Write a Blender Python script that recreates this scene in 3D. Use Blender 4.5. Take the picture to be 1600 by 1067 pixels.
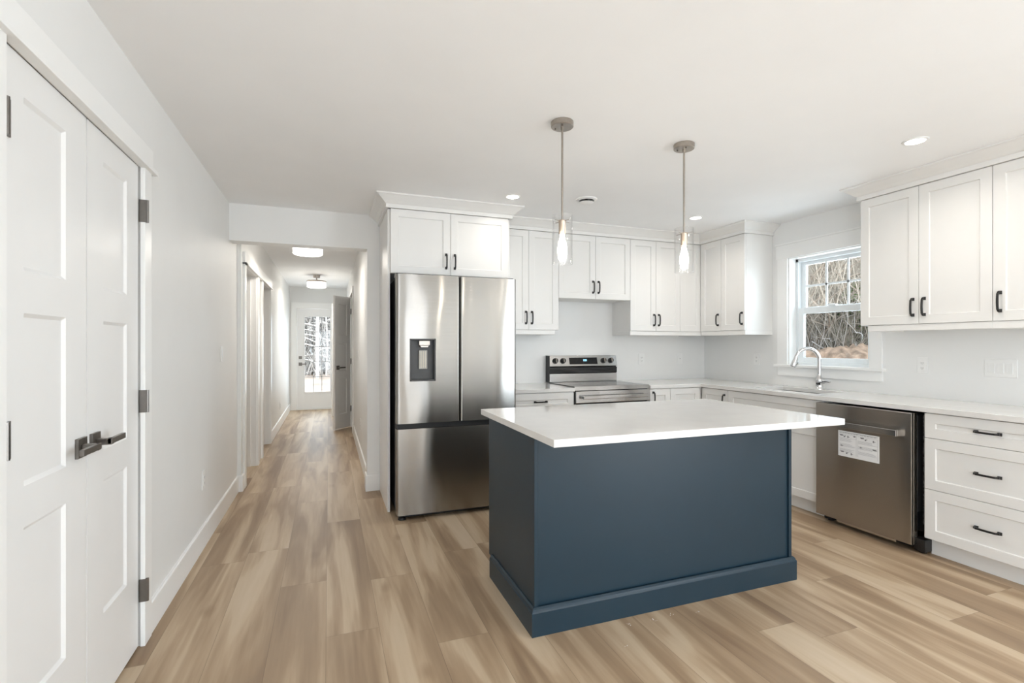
import bpy, bmesh, math, random
from mathutils import Vector, Matrix

for o in list(bpy.data.objects):
    bpy.data.objects.remove(o)
scene = bpy.context.scene
COL = scene.collection
PI = math.pi

# ---------------------------------------------------------------- camera
cam_d = bpy.data.cameras.new('camera'); cam = bpy.data.objects.new('camera', cam_d); COL.objects.link(cam)
cam.location = (0, 0, 1.2914)
cam.rotation_euler = (PI/2, 0, -0.3536)
cam_d.sensor_width = 36; cam_d.lens = 775.14/1600*36
cam_d.shift_y = (538.76-533.5)/1600
cam_d.clip_start = 0.05; cam_d.clip_end = 200
scene.camera = cam
scene.view_settings.view_transform = 'Standard'
scene.view_settings.look = 'None'
scene.view_settings.gamma = 1
scene.view_settings.use_curve_mapping = False
scene.view_settings.exposure = 0.40
scene.cycles.max_bounces = 14; scene.cycles.diffuse_bounces = 9; scene.cycles.transparent_max_bounces = 24

# ---------------------------------------------------------------- sky
world = bpy.data.worlds.new('overcast_sky'); scene.world = world; world.use_nodes = True
wn = world.node_tree.nodes; wl = world.node_tree.links
bg = wn['Background']
tc = wn.new('ShaderNodeTexCoord'); sp = wn.new('ShaderNodeSeparateXYZ'); rp = wn.new('ShaderNodeValToRGB')
wl.new(tc.outputs['Generated'], sp.inputs[0]); wl.new(sp.outputs['Z'], rp.inputs[0]); wl.new(rp.outputs[0], bg.inputs[0])
rp.color_ramp.elements[0].position = 0.0; rp.color_ramp.elements[0].color = (.78, .80, .82, 1)
rp.color_ramp.elements[1].position = 0.6; rp.color_ramp.elements[1].color = (.86, .93, 1.0, 1)
bg.inputs[1].default_value = 2.9

# ---------------------------------------------------------------- light: daylight through the openings, added side fill, and the lamps
def area(name, loc, rot, sx, sy, power, col=(1, 1, 1), disk=False, spread=None):
    l = bpy.data.lights.new(name, 'AREA'); l.energy = power; l.color = col
    l.shape = 'DISK' if disk else 'RECTANGLE'; l.size = sx
    if not disk: l.size_y = sy
    if spread: l.spread = spread
    o = bpy.data.objects.new(name, l); COL.objects.link(o); o.location = loc; o.rotation_euler = rot
    return o
XL0 = -.90
DAY = (.76, .89, 1.0)
LAMP = (1.0, .94, .86)
# rear wall windows (behind the camera), added fill from right and left, kitchen window, hall door
area('daylight_rear_window', (1.47, -3.66, 1.45), (PI/2+.25, 0, 0), .62, 1.3, 7, DAY)
area('daylight_rear_glass_door', (-0.05, -3.66, 1.05), (PI/2+.25, 0, 0), .8, 1.9, 14, DAY)
area('added_fill_right', (4.1, -1.9, 1.1), (PI/2+.25, 0, PI/2), 1.8, 2.0, 100, DAY)  # unseen source added to give side light from the right
area('added_fill_left', (XL0, -2.1, 1.45), (PI/2+.35, 0, -PI/2), 1.6, 1.3, 50, DAY)  # unseen source added on the left to brighten the right-hand cabinets
area('daylight_kitchen_window', (4.5, 3.07, 1.75), (PI/2+.2, 0, PI/2), .9, 1.1, 20, DAY)
area('daylight_hall_door', (-.21, 11.0, 1.2), (-PI/2, 0, 0), .5, 1.6, 14, DAY)
POTS = [(3.097, 1.834), (1.335, 3.602), (3.107, 3.628), (1.40, -2.2), (2.25, -2.2), (3.20, -2.2), (2.70, -.1)]

# ---------------------------------------------------------------- helpers
class MB:
    def __init__(s): s.bm = bmesh.new(); s.mi = 0
    def _faces(s, vs, fs):
        v = [s.bm.verts.new(p) for p in vs]
        out = []
        for f in fs:
            try:
                q = s.bm.faces.new([v[i] for i in f]); q.material_index = s.mi; out.append(q)
            except ValueError: pass
        return v
    def box(s, x0, x1, y0, y1, z0, z1):
        if x0 > x1: x0, x1 = x1, x0
        if y0 > y1: y0, y1 = y1, y0
        if z0 > z1: z0, z1 = z1, z0
        s._faces([(x0,y0,z0),(x1,y0,z0),(x1,y1,z0),(x0,y1,z0),(x0,y0,z1),(x1,y0,z1),(x1,y1,z1),(x0,y1,z1)],
                 [(0,3,2,1),(4,5,6,7),(0,1,5,4),(1,2,6,5),(2,3,7,6),(3,0,4,7)])
        return s
    def quadsheet(s, a, b, c, d): s._faces([a,b,c,d], [(0,1,2,3)]); return s
    def prism(s, poly, a0, a1, axis='x'):
        def P(p, a):
            return {'x': (a, p[0], p[1]), 'y': (p[0], a, p[1]), 'z': (p[0], p[1], a)}[axis]
        n = len(poly)
        s._faces([P(p, a0) for p in poly]+[P(p, a1) for p in poly],
                 [tuple(range(n)), tuple(range(2*n-1, n-1, -1))]+[(i, i+n, (i+1) % n+n, (i+1) % n) for i in range(n)])
        return s
    def lathe(s, prof, c=(0,0,0), axis='z', seg=24, cap=True):
        # prof: list of (r, h)
        vs = []; n = len(prof)
        for k in range(seg):
            a = 2*PI*k/seg
            for r, h in prof:
                x, y = r*math.cos(a), r*math.sin(a)
                p = {'z': (x, y, h), 'x': (h, x, y), 'y': (x, h, y)}[axis]
                vs.append((p[0]+c[0], p[1]+c[1], p[2]+c[2]))
        fs = []
        for k in range(seg):
            k2 = (k+1) % seg
            for i in range(n-1):
                fs.append((k*n+i, k2*n+i, k2*n+i+1, k*n+i+1))
        if cap:
            fs.append(tuple(k*n for k in range(seg))[::-1]); fs.append(tuple(k*n+n-1 for k in range(seg)))
        s._faces(vs, fs); return s
    def tube(s, pts, r, seg=10, caps=True):
        pts = [Vector(p) for p in pts]; n = len(pts)
        rs = r if isinstance(r, (list, tuple)) else [r]*n
        t = (pts[1]-pts[0]).normalized()
        up = Vector((0,0,1)) if abs(t.z) < .9 else Vector((1,0,0))
        u = t.cross(up).normalized()
        vs = []
        for i in range(n):
            t = (pts[min(i+1, n-1)]-pts[max(i-1, 0)]).normalized()
            u = (u - t*u.dot(t))
            u = u.normalized() if u.length > 1e-6 else t.orthogonal().normalized()
            w = t.cross(u)
            for k in range(seg):
                a = 2*PI*k/seg
                vs.append(pts[i]+(u*math.cos(a)+w*math.sin(a))*rs[i])
        fs = [(i*seg+k, i*seg+(k+1) % seg, (i+1)*seg+(k+1) % seg, (i+1)*seg+k) for i in range(n-1) for k in range(seg)]
        if caps:
            fs.append(tuple(range(seg))[::-1]); fs.append(tuple((n-1)*seg+k for k in range(seg)))
        s._faces(vs, fs); return s
    def loft(s, rings):
        n = len(rings[0]); vs = [p for r in rings for p in r]
        fs = [(i*n+k, i*n+(k+1) % n, (i+1)*n+(k+1) % n, (i+1)*n+k) for i in range(len(rings)-1) for k in range(n)]
        fs.append(tuple(range(n))[::-1]); fs.append(tuple((len(rings)-1)*n+k for k in range(n)))
        s._faces(vs, fs); return s
    def sweep(s, path, prof):
        """profile of (offset to the right-hand outside, z) swept along a horizontal path with mitred corners"""
        P = [Vector((p[0], p[1])) for p in path]; n = len(P); rings = []
        for i in range(n):
            d0 = (P[i]-P[i-1]).normalized() if i > 0 else (P[1]-P[0]).normalized()
            d1 = (P[i+1]-P[i]).normalized() if i < n-1 else d0
            n0 = Vector((d0.y, -d0.x)); n1 = Vector((d1.y, -d1.x))
            m = (n0+n1).normalized(); k = 1/max(.2, m.dot(n0))
            rings.append([(P[i].x+m.x*k*o, P[i].y+m.y*k*o, z) for o, z in prof])
        return s.loft(rings)

def obj(name, mb, mat, parent=None, bevel=0, smooth=False, seg=2):
    bmesh.ops.recalc_face_normals(mb.bm, faces=mb.bm.faces)
    me = bpy.data.meshes.new(name); mb.bm.to_mesh(me); mb.bm.free()
    for m in (mat if isinstance(mat, (list, tuple)) else [mat]): me.materials.append(m)
    o = bpy.data.objects.new(name, me); COL.objects.link(o)
    if parent: o.parent = parent
    if smooth:
        for p in me.polygons: p.use_smooth = True
        try: me.set_sharp_from_angle(angle=math.radians(38))
        except Exception: pass
    if bevel:
        b = o.modifiers.new('bevel', 'BEVEL'); b.width = bevel; b.segments = seg; b.limit_method = 'ANGLE'; b.angle_limit = math.radians(40)
    return o
def tag(o, label, cat=None, group=None, kind=None):
    o['label'] = label
    if cat: o['category'] = cat
    if group: o['group'] = group
    if kind: o['kind'] = kind
    return o
def thing(name, label, cat, loc=(0,0,0), rz=0, group=None, kind=None):
    o = bpy.data.objects.new(name, None); COL.objects.link(o); o.location = loc; o.rotation_euler = (0,0,rz)
    o.empty_display_size = .1
    return tag(o, label, cat, group, kind)
def kids(o): return [c for c in bpy.data.objects if c.parent == o]
def dup(o, parent=None, loc=None, rz=None, label=None, root=True, scale=None):
    c = o.copy(); COL.objects.link(c); c.parent = parent
    if root:
        if loc is not None: c.location = loc
        if rz is not None: c.rotation_euler = (0, 0, rz)
        if scale is not None: c.scale = (scale,)*3
        if label: c['label'] = label
    for ch in kids(o): dup(ch, c, root=False)
    return c

# ---------------------------------------------------------------- materials
def mat(name, color, rough=.5, metal=0, noise=0, nscale=20, bump=0, bscale=60, coat=0, emis=None, estr=0, aniso=0, spec=None):
    m = bpy.data.materials.new(name); m.use_nodes = True
    nt = m.node_tree; b = nt.nodes['Principled BSDF']
    c = tuple(color)+(1,)
    b.inputs['Base Color'].default_value = c
    b.inputs['Roughness'].default_value = rough; b.inputs['Metallic'].default_value = metal
    if spec is not None: b.inputs['Specular IOR Level'].default_value = spec
    if coat: b.inputs['Coat Weight'].default_value = coat; b.inputs['Coat Roughness'].default_value = .08
    if emis: b.inputs['Emission Color'].default_value = tuple(emis)+(1,); b.inputs['Emission Strength'].default_value = estr
    if noise or bump:
        t = nt.nodes.new('ShaderNodeTexCoord')
    if noise:
        n = nt.nodes.new('ShaderNodeTexNoise'); n.inputs['Scale'].default_value = nscale; n.inputs['Detail'].default_value = 4
        r = nt.nodes.new('ShaderNodeValToRGB')
        r.color_ramp.elements[0].position = .3; r.color_ramp.elements[1].position = .7
        r.color_ramp.elements[0].color = tuple(v*(1-noise) for v in color)+(1,)
        r.color_ramp.elements[1].color = tuple(min(1, v*(1+noise)) for v in color)+(1,)
        nt.links.new(t.outputs['Object'], n.inputs['Vector']); nt.links.new(n.outputs[0], r.inputs[0]); nt.links.new(r.outputs[0], b.inputs['Base Color'])
    if bump:
        n2 = nt.nodes.new('ShaderNodeTexNoise'); n2.inputs['Scale'].default_value = bscale; n2.inputs['Detail'].default_value = 3
        bp = nt.nodes.new('ShaderNodeBump'); bp.inputs['Strength'].default_value = bump; bp.inputs['Distance'].default_value = .002
        nt.links.new(t.outputs['Object'], n2.inputs['Vector']); nt.links.new(n2.outputs[0], bp.inputs['Height']); nt.links.new(bp.outputs[0], b.inputs['Normal'])
    return m

WALL = mat('wall_paint', (.80, .80, .79), .55, noise=.012, nscale=3, bump=.08, bscale=220)
CEIL = mat('ceiling_paint', (.885, .89, .895), .8, noise=.01, nscale=3, bump=.08, bscale=160)
TRIM = mat('trim_paint', (.86, .86, .85), .32, noise=.008, nscale=5)
DOORW = mat('door_paint', (.82, .82, .815), .3, noise=.008, nscale=5)
CAB = mat('cabinet_paint', (.785, .775, .755), .34, noise=.008, nscale=6)
NAVY = mat('navy_paint', (.011, .029, .045), .36, spec=.4, noise=.03, nscale=6)
BLACK = mat('black_metal', (.012, .011, .011), .38, noise=.05, nscale=30)
BLKPL = mat('black_plastic', (.01, .01, .011), .45, noise=.05, nscale=30)
DKGREY = mat('dark_grey_plastic', (.05, .048, .047), .35, noise=.05, nscale=30)
NICKEL = mat('brushed_nickel', (.42, .38, .34), .28, 1, noise=.04, nscale=80)
PEWTER = mat('pewter_metal', (.20, .185, .17), .32, 1, noise=.04, nscale=80)
CHROME = mat('chrome', (.75, .75, .76), .08, 1, noise=.02, nscale=40)
PLATE = mat('white_plastic', (.83, .83, .82), .35, noise=.01, nscale=20)
PVC = mat('white_vinyl', (.80, .84, .86), .35, noise=.01, nscale=10)
PAPER = mat('white_paper', (.80, .80, .80), .7, noise=.01, nscale=20)
INK = mat('grey_print', (.22, .22, .23), .7, noise=.05, nscale=200)
PALEINK = mat('pale_print', (.52, .52, .53), .7, noise=.05, nscale=200)
GLASSBLK = mat('black_glass', (.008, .008, .009), .06, noise=.02, nscale=10)
DISPB = mat('lit_display', (.02, .02, .02), .3, emis=(.35, .75, 1), estr=2.2, noise=.02)
INSUL = mat('foil_insulation', (.14, .14, .145), .3, .6, noise=.9, nscale=70, bump=1, bscale=120)
def steel(name, col, rough, wav, an):
    """brushed sheet steel: highlights drawn out across the horizontal grain, slight ripple of the sheet"""
    m = bpy.data.materials.new(name); m.use_nodes = True; nt = m.node_tree; nt.nodes.clear(); N = nt.nodes.new; L = nt.links.new
    o = N('ShaderNodeOutputMaterial'); g = N('ShaderNodeBsdfAnisotropic'); g.distribution = 'GGX'
    g.inputs['Roughness'].default_value = rough; g.inputs['Anisotropy'].default_value = an; g.inputs['Rotation'].default_value = 0
    tan = N('ShaderNodeTangent'); tan.direction_type = 'RADIAL'; tan.axis = 'Z'; L(tan.outputs[0], g.inputs['Tangent'])
    t = N('ShaderNodeTexCoord')
    mp = N('ShaderNodeMapping'); mp.inputs['Scale'].default_value = (1.5, 1.5, 1.0)
    n = N('ShaderNodeTexNoise'); n.inputs['Scale'].default_value = 1.6; n.inputs['Detail'].default_value = 1; n.inputs['Roughness'].default_value = .25
    bp = N('ShaderNodeBump'); bp.inputs['Strength'].default_value = 1; bp.inputs['Distance'].default_value = wav
    L(t.outputs['Object'], mp.inputs[0]); L(mp.outputs[0], n.inputs['Vector']); L(n.outputs[0], bp.inputs['Height']); L(bp.outputs[0], g.inputs['Normal'])
    mp2 = N('ShaderNodeMapping'); mp2.inputs['Scale'].default_value = (1.5, 1.5, 300)
    n2 = N('ShaderNodeTexNoise'); n2.inputs['Scale'].default_value = 1; n2.inputs['Detail'].default_value = 2
    cr = N('ShaderNodeValToRGB'); cr.color_ramp.elements[0].position = .3; cr.color_ramp.elements[1].position = .7
    cr.color_ramp.elements[0].color = tuple(v*.96 for v in col)+(1,); cr.color_ramp.elements[1].color = tuple(v*1.04 for v in col)+(1,)
    L(t.outputs['Object'], mp2.inputs[0]); L(mp2.outputs[0], n2.inputs['Vector']); L(n2.outputs[0], cr.inputs[0]); L(cr.outputs[0], g.inputs['Color'])
    L(g.outputs[0], o.inputs[0])
    return m
STEEL = steel('stainless_steel', (.345, .328, .305), .19, .017, .68)
STEELD = steel('dishwasher_steel', (.43, .40, .37), .24, .006, .66)
STEELR = steel('range_steel', (.55, .54, .53), .2, .003, .4)
def glass(name, tint=(1,1,1), refl=1.45):
    m = bpy.data.materials.new(name); m.use_nodes = True; nt = m.node_tree; nt.nodes.clear()
    o = nt.nodes.new('ShaderNodeOutputMaterial'); mx = nt.nodes.new('ShaderNodeMixShader'); tr = nt.nodes.new('ShaderNodeBsdfTransparent')
    gl = nt.nodes.new('ShaderNodeBsdfGlossy'); gl.inputs['Roughness'].default_value = .02
    lw = nt.nodes.new('ShaderNodeLayerWeight'); lw.inputs[0].default_value = .5
    pw = nt.nodes.new('ShaderNodeMath'); pw.operation = 'POWER'; pw.inputs[1].default_value = 4; nt.links.new(lw.outputs['Facing'], pw.inputs[0])
    fr = nt.nodes.new('ShaderNodeMath'); fr.operation = 'MULTIPLY_ADD'; fr.inputs[1].default_value = .75; fr.inputs[2].default_value = .035*(refl-1)/.45; nt.links.new(pw.outputs[0], fr.inputs[0])
    nz = nt.nodes.new('ShaderNodeTexNoise'); nz.inputs['Scale'].default_value = 2
    rr = nt.nodes.new('ShaderNodeValToRGB'); rr.color_ramp.elements[0].color = tuple(v*.985 for v in tint)+(1,); rr.color_ramp.elements[1].color = tuple(tint)+(1,)
    nt.links.new(nz.outputs[0], rr.inputs[0]); nt.links.new(rr.outputs[0], tr.inputs[0])
    nt.links.new(fr.outputs[0], mx.inputs[0]); nt.links.new(tr.outputs[0], mx.inputs[1]); nt.links.new(gl.outputs[0], mx.inputs[2]); nt.links.new(mx.outputs[0], o.inputs[0])
    return m
WGLASS = glass('window_glass', (.95, .97, .97))
SCREEN = glass('window_glass_with_screen', (.66, .68, .68), 1.2)
CGLASS = glass('clear_glass', (.995, .995, .995), 1.8)
GLOWB = mat('bulb_glow', (1, .95, .85), .3, emis=(1, .90, .72), estr=22, noise=.01)
BULB = mat('lit_bulb', (1, .95, .88), .2, emis=(1, .93, .82), estr=26, noise=.01)
GLOWD = mat('downlight_glow', (1, 1, 1), .3, emis=(1, .97, .92), estr=14, noise=.01)
GLOWC = mat('crystal_glow', (1, 1, 1), .3, emis=(1, .96, .88), estr=4.5, noise=.01)

def quartz():
    m = mat('white_quartz', (.74, .725, .705), .09, noise=.02, nscale=9); nt = m.node_tree
    return m
QUARTZ = quartz()

def floor_mat():
    m = bpy.data.materials.new('vinyl_plank'); m.use_nodes = True; nt = m.node_tree; N = nt.nodes.new; L = nt.links.new
    b = nt.nodes['Principled BSDF']; b.inputs['Roughness'].default_value = .48; b.inputs['Specular IOR Level'].default_value = .35
    t = N('ShaderNodeTexCoord'); s = N('ShaderNodeSeparateXYZ'); L(t.outputs['Object'], s.inputs[0])
    def M(op, a, c=None, v=None, clamp=False):
        n = N('ShaderNodeMath'); n.operation = op; n.use_clamp = clamp
        for i, k in enumerate((a, c, v)):
            if k is None: continue
            if isinstance(k, (int, float)): n.inputs[i].default_value = k
            else: L(k, n.inputs[i])
        return n.outputs[0]
    W, LEN = .228, 1.5
    xs = M('DIVIDE', M('ADD', s.outputs['X'], .240+W*40), W); ix = M('FLOOR', xs); fx = M('FRACT', xs)
    wn_ = N('ShaderNodeTexWhiteNoise'); wn_.noise_dimensions = '1D'; L(ix, wn_.inputs['W'])
    ys = M('ADD', M('DIVIDE', M('ADD', s.outputs['Y'], 60), LEN), M('MULTIPLY', wn_.outputs['Value'], 7.3)); iy = M('FLOOR', ys); fy = M('FRACT', ys)
    cv = N('ShaderNodeCombineXYZ'); L(ix, cv.inputs[0]); L(iy, cv.inputs[1])
    w2 = N('ShaderNodeTexWhiteNoise'); w2.noise_dimensions = '3D'; L(cv.outputs[0], w2.inputs['Vector'])
    r1 = w2.outputs['Value']
    # broad cathedral streaks, offset for every plank
    cg = N('ShaderNodeCombineXYZ'); L(M('ADD', M('MULTIPLY', s.outputs['X'], 6.0), M('MULTIPLY', r1, 37)), cg.inputs[0]); L(M('ADD', M('MULTIPLY', s.outputs['Y'], .56), M('MULTIPLY', r1, 91)), cg.inputs[1]); L(M('MULTIPLY', r1, 50), cg.inputs[2])
    n1 = N('ShaderNodeTexNoise'); n1.inputs['Scale'].default_value = 1; n1.inputs['Detail'].default_value = 2.5; n1.inputs['Roughness'].default_value = .5; n1.inputs['Distortion'].default_value = .75; L(cg.outputs[0], n1.inputs['Vector'])
    # fine grain
    cf = N('ShaderNodeCombineXYZ'); L(M('ADD', M('MULTIPLY', s.outputs['X'], 65), M('MULTIPLY', r1, 17)), cf.inputs[0]); L(M('MULTIPLY', s.outputs['Y'], 4), cf.inputs[1]); L(r1, cf.inputs[2])
    n2 = N('ShaderNodeTexNoise'); n2.inputs['Scale'].default_value = 1; n2.inputs['Detail'].default_value = 4; L(cf.outputs[0], n2.inputs['Vector'])
    # growth rings
    wv = N('ShaderNodeMath'); wv.operation = 'SINE'; L(M('MULTIPLY', n1.outputs[0], 55), wv.inputs[0])
    f = M('ADD', M('ADD', n1.outputs[0], M('MULTIPLY', M('SUBTRACT', n2.outputs[0], .5), .13)), M('MULTIPLY', M('SUBTRACT', r1, .5), .10))
    f = M('ADD', f, M('MULTIPLY', wv.outputs[0], .012))
    # knots
    kn = N('ShaderNodeTexVoronoi'); kn.inputs['Scale'].default_value = 1; ck = N('ShaderNodeCombineXYZ')
    L(M('MULTIPLY', s.outputs['X'], 3.4), ck.inputs[0]); L(M('MULTIPLY', s.outputs['Y'], 1.7), ck.inputs[1]); L(r1, ck.inputs[2]); L(ck.outputs[0], kn.inputs['Vector'])
    f = M('SUBTRACT', f, M('MULTIPLY', M('SUBTRACT', .13, kn.outputs['Distance'], clamp=True), .8))
    cr = N('ShaderNodeValToRGB'); e = cr.color_ramp.elements
    e[0].position = .30; e[0].color = (.25, .168, .105, 1); e[1].position = .72; e[1].color = (.56, .448, .325, 1)
    k = e.new(.44); k.color = (.345, .243, .154, 1); k = e.new(.53); k.color = (.44, .326, .216, 1); k = e.new(.60); k.color = (.51, .396, .275, 1)
    L(f, cr.inputs[0])
    # seams
    ed = M('MINIMUM', M('MULTIPLY', M('MINIMUM', fx, M('SUBTRACT', 1, fx)), W), M('MULTIPLY', M('MINIMUM', fy, M('SUBTRACT', 1, fy)), LEN))
    seam = M('LESS_THAN', ed, .0010)
    mx = N('ShaderNodeMix'); mx.data_type = 'RGBA'; L(M('MULTIPLY', seam, .55), mx.inputs['Factor']); L(cr.outputs[0], mx.inputs['A']); mx.inputs['B'].default_value = (.12, .08, .05, 1)
    L(mx.outputs['Result'], b.inputs['Base Color'])
    bp = N('ShaderNodeBump'); bp.inputs['Strength'].default_value = .15; bp.inputs['Distance'].default_value = .001; L(M('SUBTRACT', n2.outputs[0], seam), bp.inputs['Height']); L(bp.outputs[0], b.inputs['Normal'])
    return m
FLOOR = floor_mat()

# ================================================================ SETTING
XL, XR, YB, CZ = -.757, 4.02, 4.555, 2.44
YR = -3.6          # rear wall
def struct(name, mb, m, label, cat, bevel=0):
    return tag(obj(name, mb, m, None, bevel), label, cat, kind='structure')

struct('floor', MB().box(-3.1, 4.2, YR-.1, 10.9, -.05, 0), FLOOR, 'light brown wood-look vinyl plank floor running through kitchen and hall', 'floor')
struct('ceiling', MB().box(-3.1, 4.2, YR-.1, 10.9, CZ, CZ+.1), CEIL, 'flat white painted ceiling over kitchen and hall', 'ceiling')
DD0, DD1, DDH = 1.575, 2.53, 2.06      # closet double door opening
m = MB(); m.box(XL-.12, XL, YR, -2.95, 0, CZ).box(XL-.12, XL, -1.25, DD0-.02, 0, CZ).box(XL-.12, XL, -2.95, -1.25, 0, .78).box(XL-.12, XL, -2.95, -1.25, 2.12, CZ).box(XL-.12, XL, DD1+.02, 4.93, 0, CZ).box(XL-.12, XL, DD0-.02, DD1+.02, DDH-.004, CZ)  # includes an unseen opening added for the left-hand fill
struct('wall_left', m, WALL, 'plain white wall on the left with the double closet doors', 'wall')
struct('wall_closet_back', MB().box(XL-.75, XL-.7, DD0-.3, DD1+.3, 0, CZ).box(XL-.7, XL-.12, DD0-.3, DD0-.25, 0, CZ).box(XL-.7, XL-.12, DD1+.25, DD1+.3, 0, CZ), WALL, 'inside wall of the closet behind the double doors', 'wall')
HX = -.725
O1, O2 = (5.10, 5.93), (6.36, 7.17)
m = MB(); m.box(HX-.135, HX, 4.93, O1[0], 0, CZ).box(HX-.135, HX, O1[1], O2[0], 0, CZ).box(HX-.135, HX, O2[1], 10.75, 0, CZ)
for a, b_ in (O1, O2): m.box(HX-.135, HX, a, b_, 2.035, CZ)
struct('wall_hall_left', m, WALL, 'white left wall of the hallway with two door openings', 'wall')
struct('wall_side_rooms', MB().box(-3.1, -3.0, 4.6, 10.75, 0, CZ).box(-3.0, HX-.135, 4.6, 4.7, 0, CZ).box(-3.0, HX-.135, 6.1, 6.2, 0, CZ).box(-3, HX-.135, 8.0, 8.1, 0, CZ), WALL, 'white walls of the rooms off the hallway', 'wall')
HR = .338
C1 = (7.66, 8.22)
m = MB(); m.box(HR, HR+.12, YB+.13, C1[0], 0, CZ).box(HR, HR+.12, C1[1], 10.75, 0, CZ).box(HR, HR+.12, C1[0], C1[1], 2.05, CZ)
struct('wall_hall_right', m, WALL, 'white right wall of the hallway with a closet opening', 'wall')
struct('wall_hall_closet', MB().box(1.0, 1.05, 7.3, 8.6, 0, CZ).box(HR+.12, 1.0, 7.3, 7.35, 0, CZ).box(HR+.12, 1.0, 8.55, 8.6, 0, CZ), WALL, 'inside wall of the hallway closet', 'wall')
# back wall of the kitchen and the header over the hallway entrance
m = MB(); m.box(HR-.02, XR+.13, YB, YB+.13, 0, CZ).box(XL, HR-.02, YB, YB+.15, 2.138, CZ)
struct('wall_back', m, WALL, 'white kitchen back wall and header above the hallway entrance', 'wall')
FD = (-.59, .165)          # hall end door
m = MB(); m.box(HX-.135, FD[0]-.02, 10.68, 10.82, 0, CZ).box(FD[1]+.02, HR+.12, 10.68, 10.82, 0, CZ).box(FD[0]-.02, FD[1]+.02, 10.68, 10.82, 2.03, CZ)
struct('wall_hall_end', m, WALL, 'white end wall of the hallway around the glass door', 'wall')
WY0, WY1, WZ0, WZ1 = 2.697, 3.45, 1.105, 2.10
PD = (-2.9, -.9)  # unseen opening added for the right-hand fill
m = MB(); m.box(XR, XR+.16, WY1, YB+.13, 0, CZ).box(XR, XR+.16, PD[1], WY0, 0, CZ).box(XR, XR+.16, WY0, WY1, 0, WZ0).box(XR, XR+.16, WY0, WY1, WZ1, CZ)
m.box(XR, XR+.16, YR, PD[0], 0, CZ).box(XR, XR+.16, PD[0], PD[1], 2.12, CZ)
struct('wall_right', m, WALL, 'white right wall with the kitchen window', 'wall')
m = MB(); RW = (1.12, 1.82, .8, 2.1); RD = (-.5, .4, 0, 2.1)
m.box(XL-.12, RD[0], YR-.12, YR, 0, CZ).box(RD[0], RD[1], YR-.12, YR, RD[3], CZ).box(RD[1], RW[0], YR-.12, YR, 0, CZ).box(RW[0], RW[1], YR-.12, YR, 0, RW[2]).box(RW[0], RW[1], YR-.12, YR, RW[3], CZ).box(RW[1], XR+.16, YR-.12, YR, 0, CZ)
struct('wall_rear', m, WALL, 'white wall behind the camera with window and glass door', 'wall')
struct('wall_far_rear', MB().box(-3.1, 4.2, 10.82, 10.9, 0, .02), WALL, 'sill of the hallway end', 'wall')

# baseboards
def base_prof(h=.14, t=.014): return [(0, 0), (t, 0), (t, h-.006), (t-.005, h), (0, h)]
def baseboard(name, path, label): return struct(name, MB().sweep(path, base_prof()), TRIM, label, 'baseboard')
baseboard('baseboard_left', [(XL, 2.63), (XL, 4.93), (HX, 4.93), (HX, O1[0]-.085)], 'white baseboard along the left wall toward the hallway')
baseboard('baseboard_left_near', [(XL, YR), (XL, 1.48)], 'white baseboard along the left wall before the closet')
baseboard('baseboard_hall_left', [(HX, O2[1]+.085), (HX, 10.68), (FD[0]-.10, 10.68)], 'white baseboard on the far left side of the hallway')
baseboard('baseboard_hall_right', [(HR, C1[0]-.085), (HR, YB+.13), (HR-.02, YB+.13), (HR-.02, YB), (.4235, YB)], 'white baseboard wrapping the wall corner beside the refrigerator panel')
baseboard('baseboard_hall_right_far', [(HR, 10.68), (HR, C1[1]+.085)], 'white baseboard on the right of the hallway past the closet')

# casings
def casing_x(name, x, sgn, a, b_, h, label, w=.085, w2=.10, t=.018, cap=True):
    m = MB()
    m.box(x, x+sgn*t, a-w, a, 0, h).box(x, x+sgn*t, b_, b_+w, 0, h).box(x, x+sgn*(t+.003), a-w-.01, b_+w+.01, h, h+w2)
    if cap: m.box(x, x+sgn*(t+.018), a-w-.03, b_+w+.03, h-.004, h+.014)
    return struct(name, m, TRIM, label, 'trim', bevel=.0015)
casing_x('trim_1', XL, 1, DD0-.008, DD1+.01, DDH-.006, 'white casing around the double closet doors on the left')
def jamb_x(m, x0, x1, a, b_, h, t=.018): m.box(x0, x1, a, a+t, 0, h-t).box(x0, x1, b_-t, b_, 0, h-t).box(x0, x1, a, b_, h-t, h)
# hallway left: two openings sharing one casing
m = MB(); t = .018; w = .085
m.box(HX, HX+t, O1[0]-w, O1[0]+.012, 0, 2.03).box(HX, HX+t, O1[1]-.012, O1[1]+w, 0, 2.03).box(HX, HX+t, O2[0]-w, O2[0]+.012, 0, 2.03).box(HX, HX+t, O2[1]-.012, O2[1]+w, 0, 2.03)
m.box(HX, HX+.021, O1[0]-w-.005, O2[1]+w+.005, 2.024, 2.13)
m.box(HX, HX+.034, O1[0]-w-.02, O1[0]+.0, 2.02, 2.035).box(HX, HX+.034, O1[0]-w-.02, O2[1]+w+.02, 2.02, 2.032)
jamb_x(m, HX-.145, HX+.001, O1[0], O1[1], 2.035); jamb_x(m, HX-.145, HX+.001, O2[0], O2[1], 2.035)
for a, b_ in (O1, O2): m.box(HX-.09, HX-.055, b_-.03, b_-.018, 0, 2.02)
struct('trim_2', m, TRIM, 'white casing and jambs of two door openings on the hallway left', 'trim', bevel=.0015)
m = MB(); m.box(HR-t, HR, C1[0]-w, C1[0]+.012, 0, 2.05).box(HR-t, HR, C1[1]-.012, C1[1]+w, 0, 2.05).box(HR-.021, HR, C1[0]-w-.005, C1[1]+w+.005, 2.045, 2.15).box(HR-.034, HR, C1[0]-w-.02, C1[1]+w+.02, 2.04, 2.052)
jamb_x(m, HR-.001, HR+.121, C1[0], C1[1], 2.05)
struct('trim_3', m, TRIM, 'white casing of the closet opening on the hallway right', 'trim', bevel=.0015)
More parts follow.
